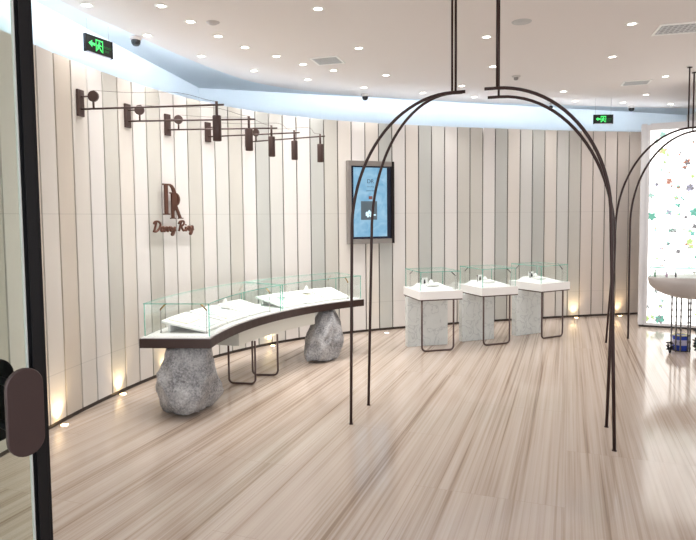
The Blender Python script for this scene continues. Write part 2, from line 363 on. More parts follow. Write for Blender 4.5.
# ------------------------------------------------------------------ ceiling downlights
proto = empty('downlight', (0, 0, 0))
MB().lathe([(.0001, -.003), (.037, -.003)], n=20).build('lens', M_lamp, proto)
MB().lathe([(.037, -.001), (.040, -.006), (.058, -.005), (.060, -.0005)], n=20).build('trim_ring', M_lampring, proto)
DL = [((-1.283, 4.304), 'second recessed downlight from the left along the top edge of the picture, on the ceiling'),
      ((-1.168, 4.648), 'recessed downlight just left of the small grey round ceiling disc'),
      ((-1.034, 5.017), 'recessed downlight just right and below the small grey round ceiling disc'),
      ((-0.869, 5.347), 'downlight midway between the small grey ceiling disc and the square vent'),
      ((-0.626, 5.643), 'recessed downlight second to the left of the square ceiling vent'),
      ((-1.606, 4.976), 'recessed downlight close to the dark dome camera on the left ceiling edge'),
      ((-1.32, 5.618), 'downlight by the curved ceiling edge, next one right of the left dome camera'),
      ((-0.918, 6.184), 'downlight by the curved ceiling edge above the row of hanging wall lamp heads'),
      ((-1.793, 4.27), 'leftmost recessed downlight, on the ceiling above the left exit sign'),
      ((-0.182, 4.392), 'large bright downlight on the ceiling above the square vent, near the top of the picture'),
      ((0.134, 5.404), 'bright downlight on the ceiling just right and above the square vent'),
      ((0.445, 6.43), 'downlight on the ceiling between the square vent and the left arched rods'),
      ((-0.402, 5.95), 'downlight touching the left corner of the square ceiling vent'),
      ((-0.107, 6.201), 'downlight just below the square ceiling vent'),
      ((-0.397, 6.596), 'downlight near the ceiling edge below and left of the square vent'),
      ((0.228, 7.031), 'small downlight just above the middle dome camera'),
      ((0.957, 7.356), 'small downlight at the ceiling edge just above the left arched rods'),
      ((1.499, 6.11), 'downlight seen just left of the right-hand pair of hanging rods, above the arch tips'),
      ((1.357, 6.993), 'faint small downlight between the two pairs of hanging rods'),
      ((1.639, 7.638), 'small downlight at the ceiling edge between the two arch tips'),
      ((2.339, 7.787), 'small downlight seen between the two right arched rods'),
      ((2.663, 7.356), 'small downlight on the ceiling left of the slim far vent'),
      ((2.273, 4.805), 'large bright downlight left of the long vent at the top right'),
      ((2.556, 5.782), 'downlight on the ceiling above the slim far vent'),
      ((3.507, 6.618), 'downlight just right of the slim far vent'),
      ((3.792, 7.607), 'downlight just below the slim far vent'),
      ((1.199, 5.109), 'large bright downlight beside the right-hand hanging rods near the round ceiling speaker'),
      ((3.045, 7.976), 'small downlight at the ceiling edge above and left of the right exit sign'),
      ((3.743, 8.122), 'small downlight at the ceiling edge, directly above the right exit sign'),
      ((4.458, 8.259), 'small downlight at the ceiling edge above the light box, right of the dome camera')]
for i, ((x, y), lab) in enumerate(DL):
    o = proto if i == 0 else copy_tree(proto)
    x *= KC; y *= KC; o.location = (x, y, ZC); tag(o, lab, 'ceiling light', 'recessed ceiling downlights')
    ld = bpy.data.lights.new('downlight_beam', 'SPOT'); ld.energy = DOWN_W; ld.spot_size = math.radians(118); ld.spot_blend = .9; ld.shadow_soft_size = .035
    ld.color = (1, .975, .945)
    lo = bpy.data.objects.new('downlight_beam', ld); COL.objects.link(lo); lo.location = (0, 0, -.015); lo.parent = o
# a few more of the same lamps over the part of the shop behind the picture's lower edge light the foreground
for (x, y), wh in (((-.9, 2.6), 'just above the left door leaf'), ((.8, 2.8), 'straight above the picture centre'), ((2.4, 3.1), 'above the right arched rods'), ((4.2, 4.2), 'above the long vent at the right'), ((5.6, 6.2), 'beyond the right edge, beside the light box'),
           ((4.2, 6.0), 'right of the long vent beyond the picture edge'), ((-.1, .6), 'right over the doorway'), ((2.2, .8), 'over the doorway at right'), ((5.7, 3.0), 'near the right side wall')):
    o = copy_tree(proto); o.location = (x, y, ZC); tag(o, 'recessed downlight out of the picture, ' + wh, 'ceiling light', 'downlights over the entrance')

# ceiling vents
def vent(P, label, nslat):
    P = [Vector((x*KC, y*KC, 0)) for x, y in P]; c = sum(P, Vector())/4; c.z = ZC
    u = ((P[1]-P[0])+(P[2]-P[3]))/2; v = ((P[3]-P[0])+(P[2]-P[1]))/2; rz = math.atan2(u.y, u.x); lu, lv = u.length, v.length
    r = empty('ceiling_vent', c, rz); tag(r, label, 'vent')
    t = .022
    m = MB()
    for cx, cy, dx, dy in ((0, lv/2-t/2, lu, t), (0, -lv/2+t/2, lu, t), (lu/2-t/2, 0, t, lv-2*t), (-lu/2+t/2, 0, t, lv-2*t)): m.box((cx, cy, -.005), (dx, dy, .01))
    m.build('frame', M_lampring, r)
    MB().box((0, 0, -.001), (lu-2*t, lv-2*t, .002)).build('backing', M_slot, r)
    m = MB()
    for k in range(nslat):
        y = -lv/2+t+(lv-2*t)*(k+.5)/nslat; m.box((0, y, -.0055), (lu-2*t, (lv-2*t)/nslat*.45, .005))
    for k in range(14):
        x = -lu/2+t+(lu-2*t)*(k+.5)/14; m.box((x, 0, -.0055), ((lu-2*t)/14*.3, lv-2*t, .004))
    m.build('slats', M_grille, r)
vent([(-0.325, 5.714), (-0.063, 5.654), (0.013, 5.897), (-0.252, 5.994)], 'square slatted ceiling vent at upper centre left of the arched rods', 8)
vent([(2.491, 4.831), (3.05, 4.70), (3.17, 4.96), (2.603, 5.114)], 'long slatted ceiling vent cut by the right edge near the top', 6)
vent([(3.155, 6.833), (3.43, 6.746), (3.51, 6.99), (3.224, 7.067)], 'slim slatted ceiling vent farther back at the upper right', 6)
# round speaker grilles, smoke detector, sprinkler, dome cameras
o = MB().lathe([(.0001, -.012), (.055, -.012), (.06, -.006), (.072, -.008), (.092, -.004), (.094, 0)], (1.704, 5.834, ZC), 28).build('ceiling_speaker', mat('speaker_grille', (190, 189, 188), .6), None, (1.704, 5.834, ZC))
tag(o, 'round pale ceiling speaker near the top, right of the hanging rods', 'speaker')
o = MB().lathe([(.0001, -.02), (.03, -.02), (.045, -.012), (.062, -.003), (.064, 0)], (-1.235, 5.761, ZC), 28).build('ceiling_disc', mat('disc_grey', (176, 168, 166), .6), None, (-1.235, 5.761, ZC))
tag(o, 'small grey round disc on the ceiling between two downlights, upper left', 'ceiling disc')
r = empty('smoke_detector', (2.285, 8.058, ZC)); tag(r, 'small smoke detector on the ceiling below the round ceiling speaker', 'smoke detector')
MB().lathe([(.055, 0), (.058, -.012), (.045, -.018), (.03, -.02), (.0001, -.02)], n=20).build('base', mat('detector_white', (205, 200, 196), .5), r)
MB().lathe([(.03, -.02), (.028, -.045), (.018, -.055), (.0001, -.057)], n=18).build('sensor_head', mat('detector_grey', (140, 136, 134), .5), r)
r = empty('sprinkler', (3.414, 9.990, ZC)); tag(r, 'tiny dark sprinkler head seen between the right arched rods', 'sprinkler')
MB().lathe([(.03, 0), (.03, -.01), (.008, -.014), (.008, -.05), (.0001, -.052)], n=14).build('body', M_steel, r)
MB().lathe([(.0001, -.045), (.03, -.05), (.034, -.08), (.0001, -.1)], n=14).build('head', M_black, r)
def dome(x, y, label):
    r = empty('dome_camera', (x*KC, y*KC, ZC)); tag(r, label, 'security camera', 'dome cameras on the ceiling')
    MB().lathe([(.056, 0), (.058, -.02), (.05, -.034), (.0001, -.034)], n=22).build('mount', mat('camera_white', (214, 206, 202), .5), r)
    MB().lathe([(.045, -.034), (.047, -.05), (.042, -.07), (.028, -.087), (.0001, -.094)], n=22).build('dome_lens', mat('camera_dome', (34, 34, 38), .12), r)
dome(.255, 7.42, 'dark dome camera under the ceiling edge above the wall screen')
dome(-1.715, 5.02, 'dark dome camera under the ceiling edge right of the left exit sign')
dome(3.99, 8.40, 'dark dome camera under the ceiling edge above the right exit sign')

# ------------------------------------------------------------------ exit signs
M_sgreen = mat('sign_green', (80, 230, 120), .5, emit=1.1, ecol=(70, 225, 110))
M_sdim = mat('sign_green_dim', (40, 120, 60), .5, emit=.3, ecol=(50, 150, 80))
def exit_sign(A, B, ztop, zbot, label, wires=True):
    A, B = Vector((*A, 0)), Vector((*B, 0)); c = (A+B)/2; L_ = (B-A).length; h = ztop-zbot; d = (B-A).normalized(); nrm = Vector((d.y, -d.x, 0))
    r = empty('exit_sign', (c.x, c.y, zbot), math.atan2(d.y, d.x)); tag(r, label, 'exit sign', 'exit signs')
    MB().box((0, 0, h/2+.004), (L_, .022, h-.008)).build('case', mat('sign_case', (24, 26, 28), .3), r)
    MB().box((0, 0, .002), (L_*.86, .026, .005)).build('lower_lip', mat('sign_lip', (196, 190, 200), .4), r)
    for sx in (-1, 1): MB().box((sx*(L_/2-.004), 0, h/2), (.01, .03, h)).build('end_cap', M_black, r)
    Y = -.0125
    def poly(m, P): m.add([(x*L_, Y-.0008, h/2+z*h) for x, z in P], [tuple(range(len(P)))])
    m = MB(); poly(m, [(-.40, .02), (-.27, .22), (-.27, .09), (-.16, .09), (-.16, -.05), (-.27, -.05), (-.27, -.18)])
    m.build('arrow', M_sgreen, r)
    m = MB()                                                          # doorway with a running figure
    for P in ([(-.14, .34), (-.14, -.34), (-.115, -.34), (-.115, .34)], [(-.14, .34), (-.14, .27), (.13, .27), (.13, .34)], [(.105, .34), (.105, -.34), (.13, -.34), (.13, .34)],
              [(-.035, .22), (-.035, .12), (.02, .12), (.02, .22)], [(-.05, .10), (-.08, -.08), (.01, -.08), (.04, .10)], [(-.05, .09), (-.10, .0), (-.085, -.04), (-.04, .03)],
              [(.03, .08), (.085, .03), (.075, -.02), (.02, .03)], [(-.07, -.07), (-.02, -.07), (-.05, -.20), (-.10, -.30), (-.115, -.26), (-.085, -.18)], [(-.02, -.07), (.01, -.08), (.06, -.18), (.09, -.30), (.06, -.31), (.02, -.2)]): poly(m, P)
    m.build('running_figure', M_sgreen, r)
    M = Matrix.Translation((L_*.28, Y-.0005, h*.52)) @ Matrix.Rotation(PI/2, 4, 'X')
    text_mesh('安全出口', L_*.078, M, M_sdim, 'lettering', r, .0006)
    M = Matrix.Translation((L_*.28, Y-.0005, h*.30)) @ Matrix.Rotation(PI/2, 4, 'X')
    text_mesh('EXIT', L_*.085, M, M_sdim, 'lettering', r, .0006)
    if wires:
        for x in (-L_*.40, L_*.40): MB().tube([(x, 0, h-.01), (x, 0, ZC-zbot)], .0018, 6).build('wire', M_steel, r)
exit_sign((-2.378, 5.585), (-2.25, 5.89), 3.41, 3.248, 'green arrow exit sign hung by two wires from the left ceiling edge')
exit_sign((3.96, 9.6), (4.266, 9.6), 3.284, 3.14, 'small green arrow exit sign hung above the back panels at right of the arched rods')

# ------------------------------------------------------------------ wall arm lamps
LAMPS = [((-2.325, 5.3), 78.2, (-1.027, 5.154)), ((-2.156, 5.973), 73.4, (-.874, 5.917)), ((-1.937, 6.568), 66, (-.726, 6.511)), ((-1.63, 7.147), 57.6, (-.513, 6.872)), ((-1.238, 7.674), 48.5, (-.236, 7.183))]
ordn = ['nearest and leftmost of the five bronze wall lamps, on a long arm over the counter', 'second of the five bronze wall lamps from the left, just past the nearest one',
        'middle one of the five bronze long-arm wall lamps', 'fourth bronze wall lamp from the left, its plate behind the first lamp head', 'farthest and rightmost of the five bronze long-arm wall lamps, nearest the screen']
for (wc, ang, tip), lab in zip(LAMPS, ordn):
    W3 = Vector((wc[0], wc[1], 2.72)); T = Vector((tip[0], tip[1], 2.667)); a = math.radians(ang); wd = Vector((math.cos(a), math.sin(a), 0)); wn = Vector((math.sin(a), -math.cos(a), 0))
    r = empty('arm_lamp', W3); tag(r, lab, 'wall lamp', 'five bronze long-arm wall lamps')
    T = T-W3; d = Vector((T.x, T.y, 0)).normalized(); al = Vector((T.x, T.y, 0)).length
    mb = MB(); mb.box(tuple(wn*.012), (.085, .022, .232), a); mb.build('wall_plate', M_bronze, r, bevel=.003)
    st = wn*.02 + Vector((0, 0, -.053)); mb = MB(); mb.tube([st, T], .0085, 8); mb.build('arm', M_bronze, r)
    dc = wn*.02 + d*.115 + Vector((0, 0, .055))
    # round disc on its post
    dsk = MB(); ax = d.cross(Vector((0, 0, 1))); MM = Matrix.Translation(dc) @ ax.to_track_quat('Z', 'Y').to_matrix().to_4x4()
    dsk.lathe([(.0001, -.014), (.045, -.012), (.048, -.010), (.048, .010), (.045, .012), (.0001, .014)], n=24, M=MM, smooth=False); dsk.build('disc', M_bronze, r)
    mb = MB(); mb.tube([dc - Vector((0, 0, .04)), Vector((dc.x, dc.y, -.05))], .0095, 8); mb.build('disc_post', M_bronze, r)
    mb = MB(); mb.tube([wn*.02+Vector((0, 0, .055)), dc-d*.043], .0075, 8); mb.build('disc_arm', M_bronze, r)
    hp = T - d*.065
    mb = MB(); mb.tube([hp+Vector((0, 0, .03)), hp+Vector((0, 0, -.10))], .012, 10); mb.build('stem', M_bronze, r)
    hz = -.09-.215
    mb = MB(); mb.lathe([(.0001, .215), (.034, .215), (.037, .21), (.037, .002), (.034, 0), (.031, .0), (.029, .02)], (hp.x, hp.y, T.z+hz), 20); mb.build('lamp_head', M_bronze, r)
    MB().lathe([(.0001, .015), (.029, .015)], (hp.x, hp.y, T.z+hz), 18).build('lamp_lens', M_lamp, r)
    s = catmull([dc+Vector((0, 0, .05)), dc+d*.35+Vector((0, 0, .02)), dc+d*.75+Vector((0, 0, .008)), hp-d*.08+Vector((0, 0, .045)), hp+Vector((0, 0, .03))], 6)
    mb = MB(); mb.tube(s, .0016, 5); mb.build('cable', M_bronze, r)
    ld = bpy.data.lights.new('lamp_beam', 'SPOT'); ld.energy = 16; ld.spot_size = math.radians(60); ld.spot_blend = .6; ld.shadow_soft_size = .025; ld.color = (1, .93, .85)
    lo = bpy.data.objects.new('lamp_beam', ld); COL.objects.link(lo); lo.location = (hp.x, hp.y, T.z+hz-.005); lo.parent = r

# ------------------------------------------------------------------ wall logo
U = Vector((.2765, .605, 0)).normalized(); NN = Vector((U.y, -U.x, 0)); P0 = Vector((-2.04, 6.316, 0)) + NN*.035
LM = frame_M((P0.x, P0.y, 0), U, NN)          # x along wall, y up, z out
M_logo = mat('logo_bronze', (104, 70, 58), .28, .6)
r = empty('wall_logo', (P0.x, P0.y, 1.6)); tag(r, 'raised bronze D and R monogram over script lettering on the left panelling', 'logo')
def L3(m, P, d=.022):
    P = [(.12+(x-.175)*.84, y) for x, y in P]; n = len(P); vs = [LM @ Vector((x, y, z)) - r.location for z in (0, d) for x, y in P]
    m.add(vs, [tuple(range(n-1, -1, -1)), tuple(range(n, 2*n))] + [(i, (i+1) % n, n+(i+1) % n, n+i) for i in range(n)])
def ring(m, cx, cy, ro, ri, a0, a1, n=14, sx=1.0, tw=None):
    for k in range(n):
        p, q = a0+(a1-a0)*k/n, a0+(a1-a0)*(k+1)/n
        f = lambda a, ry, rx: (cx+rx*math.cos(a), cy+ry*math.sin(a))
        L3(m, [f(p, ro, ro*sx), f(q, ro, ro*sx), f(q, ri, ri*sx-.012*math.cos(q) if False else ri*sx), f(p, ri, ri*sx)])
m = MB()       # D
L3(m, [(.205, 1.745), (.255, 1.745), (.255, 2.075), (.205, 2.075)]); L3(m, [(.175, 1.745), (.285, 1.745), (.285, 1.757), (.175, 1.757)])
L3(m, [(.175, 2.063), (.30, 2.063), (.30, 2.078), (.175, 2.078)])
for k in range(16):
    p, q = PI/2-PI*k/16, PI/2-PI*(k+1)/16
    o_ = lambda a: (.29+.135*math.cos(a), 1.912+.166*math.sin(a)); i_ = lambda a: (.285+.085*math.cos(a), 1.912+.150*math.sin(a))
    if p > -.9: L3(m, [o_(p), o_(q), i_(q), i_(p)])
m.build('letter_d', M_logo, r)
m = MB()       # R
L3(m, [(.33, 1.70), (.37, 1.70), (.37, 1.985), (.33, 1.985)]); L3(m, [(.305, 1.70), (.395, 1.70), (.395, 1.711), (.305, 1.711)]); L3(m, [(.305, 1.975), (.40, 1.975), (.40, 1.987), (.305, 1.987)])
for k in range(12):
    p, q = PI/2-PI*k/12, PI/2-PI*(k+1)/12
    o_ = lambda a: (.39+.095*math.cos(a), 1.912+.075*math.sin(a)); i_ = lambda a: (.380+.068*math.cos(a), 1.912+.064*math.sin(a)); L3(m, [o_(p), o_(q), i_(q), i_(p)])
L3(m, [(.37, 1.838), (.40, 1.838), (.40, 1.849), (.37, 1.849)]); L3(m, [(.385, 1.845), (.425, 1.845), (.515, 1.70), (.475, 1.70)]); L3(m, [(.455, 1.70), (.54, 1.70), (.54, 1.711), (.455, 1.711)])
m.build('letter_r', M_logo, r)
# script: Darry Ring, drawn as brush strokes (unit box: x advance, height 1 for capitals)
G = {'D': ([[(.25, .95), (.18, .5), (.1, .02)], [(0, .75), (.1, .98), (.45, 1.0), (.72, .75), (.62, .3), (.3, .02), (.02, .08)]], .8),
     'R': ([[(.28, .95), (.2, .5), (.1, .0)], [(0, .75), (.15, .98), (.5, 1.02), (.66, .82), (.5, .58), (.22, .5)], [(.3, .5), (.5, .2), (.66, .02), (.82, .12)]], .84),
     'a': ([[(.36, .42), (.16, .45), (.05, .2), (.14, .02), (.32, .2), (.4, .45), (.36, .1), (.46, .02), (.54, .12)]], .5),
     'r': ([[(.0, .2), (.12, .45), (.14, .36), (.28, .4), (.24, .1), (.34, .02), (.42, .12)]], .4),
     'y': ([[(.04, .42), (.08, .1), (.2, .03), (.34, .42)], [(.34, .42), (.28, -.05), (.16, -.38), (.0, -.32), (.12, -.1), (.42, .12)]], .44),
     'i': ([[(.06, .42), (.04, .1), (.12, .02), (.22, .12)], [(.1, .6), (.12, .64)]], .22),
     'n': ([[(.04, .42), (.03, .02)], [(.03, .2), (.16, .44), (.26, .36), (.24, .1), (.34, .02), (.42, .12)]], .4),
     'g': ([[(.34, .42), (.14, .44), (.05, .2), (.16, .04), (.3, .2), (.35, .42)], [(.35, .42), (.3, -.05), (.16, -.38), (.0, -.3), (.14, -.1), (.45, .15)]], .48)}
m = MB(); x = 0.0; sc = .145
tot = sum(.3 if c == ' ' else G[c][1] for c in 'Darry Ring'); kx = .655/(tot*sc)
for c in 'Darry Ring':
    if c == ' ': x += .3; continue
    for stx in G[c][0]:
        P = catmull([((x+px+py*.12)*sc*kx+.0, 1.565+py*sc*.74, .012) for px, py in stx], 4) if len(stx) > 2 else [Vector(((x+px)*sc*kx, 1.565+py*sc*.74, .012)) for px, py in stx]
        P = [LM @ Vector((q[0]-.045, q[1], q[2])) - r.location for q in P]
        m.tube(P, .0125, 6)
    x += G[c][1]
m.build('script_lettering', M_logo, r)

# ------------------------------------------------------------------ wall screen
A = Vector((.012, 8.625, 0)); B = Vector((.688, 8.918, 0)); d = (B-A).normalized(); nn = Vector((d.y, -d.x, 0)); c = (A+B)/2+nn*.045; SW = (B-A).length
r = empty('wall_screen', (c.x, c.y, 1.31), math.atan2(d.y, d.x)); tag(r, 'portrait video screen with a pale blue picture in a steel frame on the panelling', 'screen')
H_ = 1.195; m = MB()
for cx, cz, dx, dz in ((-SW/2+.022, H_/2, .044, H_), (0, H_-.035, SW-.088, .07), (0, .035, SW-.088, .07)): m.box((cx, 0, cz), (dx, .09, dz))
m.build('frame', M_steel, r)
MB().box((SW/2-.022, 0, H_/2), (.044, .09, H_)).build('frame_side', mat('steel_dark_reflection', (46, 42, 44), .3, .6), r)  # same steel frame; its dark reflection is put into this stile's colour
MB().box((-.0, .01, H_/2), (SW-.09, .06, H_-.142)).build('bezel', mat('bezel_black', (28, 34, 52), .25), r)
def screen_material():
    m = bpy.data.materials.new('screen_picture'); m.use_nodes = True; nt = m.node_tree; N = nt.nodes.new; L = nt.links.new; p = nt.nodes['Principled BSDF']
    tc = N('ShaderNodeTexCoord'); t = N('ShaderNodeTexNoise'); t.inputs['Scale'].default_value = 6; t.inputs['Detail'].default_value = 6; t.inputs['Distortion'].default_value = 1.2
    cr = N('ShaderNodeValToRGB'); cr.color_ramp.elements[0].position = .3; cr.color_ramp.elements[0].color = lin(112, 168, 204); cr.color_ramp.elements[1].position = .7; cr.color_ramp.elements[1].color = lin(160, 202, 226)
    L(tc.outputs['Object'], t.inputs['Vector']); L(t.outputs[0], cr.inputs[0]); L(cr.outputs[0], p.inputs['Emission Color']); p.inputs['Emission Strength'].default_value = .8
    p.inputs['Base Color'].default_value = (.02, .03, .04, 1); p.inputs['Roughness'].default_value = .15; return m
sw, sh, sz = SW*.73, 1.0, H_/2+.005
disp = MB().box((-.012, -.0215, sz), (sw, .003, sh)).build('display', screen_material(), r)
ink = mat('screen_ink', (40, 60, 84), .5, emit=.1, ecol=(60, 90, 120)); shot = mat('screen_photo', (60, 72, 80), .5, emit=.35, ecol=(96, 112, 120)); pale = mat('screen_pale', (190, 220, 232), .5, emit=.6, ecol=(176, 208, 226)); redk = mat('screen_brown', (110, 70, 66), .5, emit=.3, ecol=(120, 78, 70))
def sbox(name, x, z, w_, h_, mm, k=1): MB().box((x-.012, -.0235-.0004*k, z), (w_, .0006, h_)).build(name, mm, disp)
sbox('picture', -.025, sz-.12, .26, .27, shot); sbox('icon', .0, sz+.065, .06, .045, redk)
m = MB()
for k in range(5):
    a0 = .4+k*1.25
    P = [( -.012 + .038*math.cos(a0)+q*.8*math.cos(t_)-.02, -.0245, sz-.17+.026*math.sin(a0)+q*math.sin(t_)) for q, t_ in ((.034, a0), (.03, a0+1.3), (.03, a0+2.6), (.03, a0+3.9), (.03, a0+5.2))]
    m.add(P, [tuple(range(5))])
m.box((-.075, -.0245, sz-.185), (.035, .0006, .02)).box((.055, -.0245, sz-.185), (.035, .0006, .02)); m.build('pale_flower', pale, disp)
M = Matrix.Translation((-.012, -.0235, sz+.30)) @ Matrix.Rotation(PI/2, 4, 'X')
text_mesh('DR', .085, M, ink, 'monogram', disp, .0004)
for z_, tx, s_ in ((.225, 'Darry Ring', .026), (.165, 'DARRY RING', .024)):
    text_mesh(tx, s_, Matrix.Translation((-.012, -.0235, sz+z_)) @ Matrix.Rotation(PI/2, 4, 'X'), ink, 'caption', disp, .0004)

# ------------------------------------------------------------------ curved counter on two boulders
CC = Vector((1.898, 4.832)); RF = 3.065; RB = 3.69
def arc(R0, a0, a1, n=24): return [(CC.x+R0*math.cos(math.radians(a0+(a1-a0)*k/n)), CC.y+R0*math.sin(math.radians(a0+(a1-a0)*k/n))) for k in range(n+1)]
def sector(r0, r1, a0, a1, n=24): return arc(r0, a0, a1, n)+arc(r1, a1, a0, n)
TL, TR = 176.2, 123.2
t = empty('curved_counter', (-1.2, 6.4, 0)); tag(t, 'long curved jewellery counter with a dark bronze edge resting on two boulders', 'counter')
off = -t.location
def tp(mb, name, m, parent=None, bevel=0):
    o = mb.build(name, m, parent or t, bevel=bevel); 
    if not parent: o.location = off
    return o
tp(MB().prism(sector(RF, RB, TL, TR), .592, .672), 'bronze_band', M_plinth)
tp(MB().prism(sector(RF+.012, RB-.012, TL-.2, TR+.2), .672, .682), 'deck', M_white)
ap = tp(MB().prism(sector(RF+.03, RB-.12, 162.5, 137.2), .452, .592), 'apron', M_apron)
def loop_leg(p, q, z, r=.0105, c=.05):
    p = Vector((*p, 0)); q = Vector((*q, 0)); d = (q-p).normalized(); P = [Vector((p.x, p.y, z))]
    for k in range(7):
        a = PI/2*k/6; P.append(p + d*(c-c*math.cos(a)) + Vector((0, 0, r+c-c*math.sin(a))))
    for k in range(7):
        a = PI/2*k/6; P.append(q - d*(c-c*math.sin(a)) + Vector((0, 0, r+c-c*math.cos(a))))
    P.append(Vector((q.x, q.y, z))); return P
def polar(R0, a): return (CC.x+R0*math.cos(math.radians(a)), CC.y+R0*math.sin(math.radians(a)))
tp(MB().tube(loop_leg((-.935, 6.0), (-1.215, 6.05), .453), .0105), 'leg', M_bronze)
tp(MB().tube(loop_leg((-.745, 6.34), (-1.02, 6.36), .453), .0105), 'leg', M_bronze)

def boulder(c, rx, ry, h, seed, label, top=.72, lean=(0, 0), prof=None):
    bm = bmesh.new(); bmesh.ops.create_icosphere(bm, subdivisions=5, radius=1); rnd = random.Random(seed)
    planes = []
    for k in range(13):
        a = 2*PI*k/13+rnd.uniform(-.2, .2); e = rnd.uniform(-.3, .5); planes.append((Vector((math.cos(a)*math.cos(e), math.sin(a)*math.cos(e), math.sin(e))), rnd.uniform(.74, .92)))
    for v in bm.verts:
        p = v.co.copy(); f = max(abs(p.x), abs(p.y), abs(p.z)); q = p.lerp(p/(f), .42)
        for n, dd in planes:
            e = q.dot(n)-dd
            if e > 0: q -= n*e*.97
        s = Vector((seed*3.1, 0, 0)); q += p*(noise.fractal(q*1.6+s, 1.0, 2.0, 5)*.13 + noise.noise(q*9+s)*.015)
        z = max(-.93, min(.93, q.z)); tt = (z+.93)/1.86
        wdt = prof(tt) if prof else 1.02 - (1-top)*max(0, (tt-.35)/.65)**1.3 - .10*max(0, (.25-tt)/.25)**1.5
        v.co = Vector((q.x*rx*wdt/.92 + lean[0]*tt, q.y*ry*wdt/.92+lean[1]*tt, tt*h))
    me = bpy.data.meshes.new('boulder'); bm.to_mesh(me); bm.free(); me.materials.append(M_rock)
    for p in me.polygons: p.use_smooth = True
    o = bpy.data.objects.new('boulder', me); COL.objects.link(o); o.location = (c[0], c[1], 0)
    tag(o, label, 'boulder', 'boulders carrying the counter'); return o
boulder((-1.405, 5.26), .275, .30, .59, 3, 'large rough grey boulder under the near left end of the curved counter', top=.92, lean=(.0, 0))
boulder((-.30, 7.07), .245, .27, .59, 8, 'smaller grey boulder under the far right end of the curved counter', top=.62, lean=(.07, .19))

def pane(mb, pts, z0, z1, thick=.008):
    """upright glass along a polyline (plan); faces clear, edges teal"""
    P = [Vector(p) for p in pts]; n = len(P); nr = []
    for i in range(n):
        d = (P[min(i+1, n-1)]-P[max(i-1, 0)]).normalized(); nr.append(Vector((-d.y, d.x))*thick/2)
    vs = []
    for i in range(n):
        for s_, z in ((-1, z0), (1, z0), (1, z1), (-1, z1)): q = P[i]+nr[i]*s_; vs.append((q.x, q.y, z))
    fc = []; fe = []
    for i in range(n-1):
        a, b = i*4, i*4+4
        fc += [(a, b, b+3, a+3), (a+1, a+2, b+2, b+1)]; fe += [(a+3, b+3, b+2, a+2), (a, a+1, b+1, b)]
    fe += [(0, 3, 2, 1), (4*n-4, 4*n-3, 4*n-2, 4*n-1)]
    mb.add(vs, fc, 0); mb.add(vs, fe, 1)
GM = [M_glass, M_edge]
GZ0, GZ1 = .682, .970
def sheet(mb, poly, z0, z1): mb.prism(poly, z0, z1, 0, 1)
def arc_case(a0, a1, label):
    mid = polar((RF+RB)/2, (a0+a1)/2); g = empty('glass_case', (*mid, GZ0)); tag(g, label, 'glass case', 'glass cases on the curved counter'); o_ = -g.location
    ri, ro = RF+.03, RB-.018
    def part(mb, nm): p = mb.build(nm, GM, g); p.location = o_; return p
    m = MB(); pane(m, arc(ri, a0, a1, 18), GZ0, GZ1-.008); part(m, 'front_glass')
    m = MB(); pane(m, arc(ro, a0, a1, 18), GZ0, GZ1-.008); part(m, 'back_glass')
    for a in (a0, a1):
        m = MB(); pane(m, [polar(ri+.006, a), polar(ro-.006, a)], GZ0, GZ1-.008); part(m, 'end_glass')
    m = MB(); sheet(m, sector(ri-.005, ro+.005, a0+.12, a1-.12, 18), GZ1-.0078, GZ1); part(m, 'top_glass')
    return g
g1 = arc_case(TL-1.2, 147.7, 'near left glass case on the curved counter')
g2 = arc_case(147.0, TR+.5, 'far right glass case on the curved counter')
def light_post(parent, x, y, z0, z1, dirv, name='light_post'):
    o_ = parent.location; d = Vector((*dirv, 0)).normalized(); m = MB()
    m.tube([Vector((x, y, z0)), Vector((x, y, z1-.07))], .004, 8); m.lathe([(.009, 0), (.009, .012), (.004, .014)], (x, y, z0), 12)
    p = m.build(name, M_steel, parent); p.location = -o_
    m = MB(); m.tube([Vector((x, y, z1-.075)), Vector((x, y, z1-.065)), Vector((x, y, z1-.012))+d*.055], .0075, 8); q = m.build('light_head', M_brass, p)
for g, a_, dirs in ((g1, TL-3.6, None), (g1, 149.6, None), (g2, TR+3.2, None)):
    for R0, s in ((RF+.10, 1), (RB-.10, -1)):
        px_, py_ = polar(R0, a_); rad = Vector((px_-CC.x, py_-CC.y)).normalized()*s
        light_post(g, px_, py_, GZ0, GZ1-.01, (rad.x, rad.y))
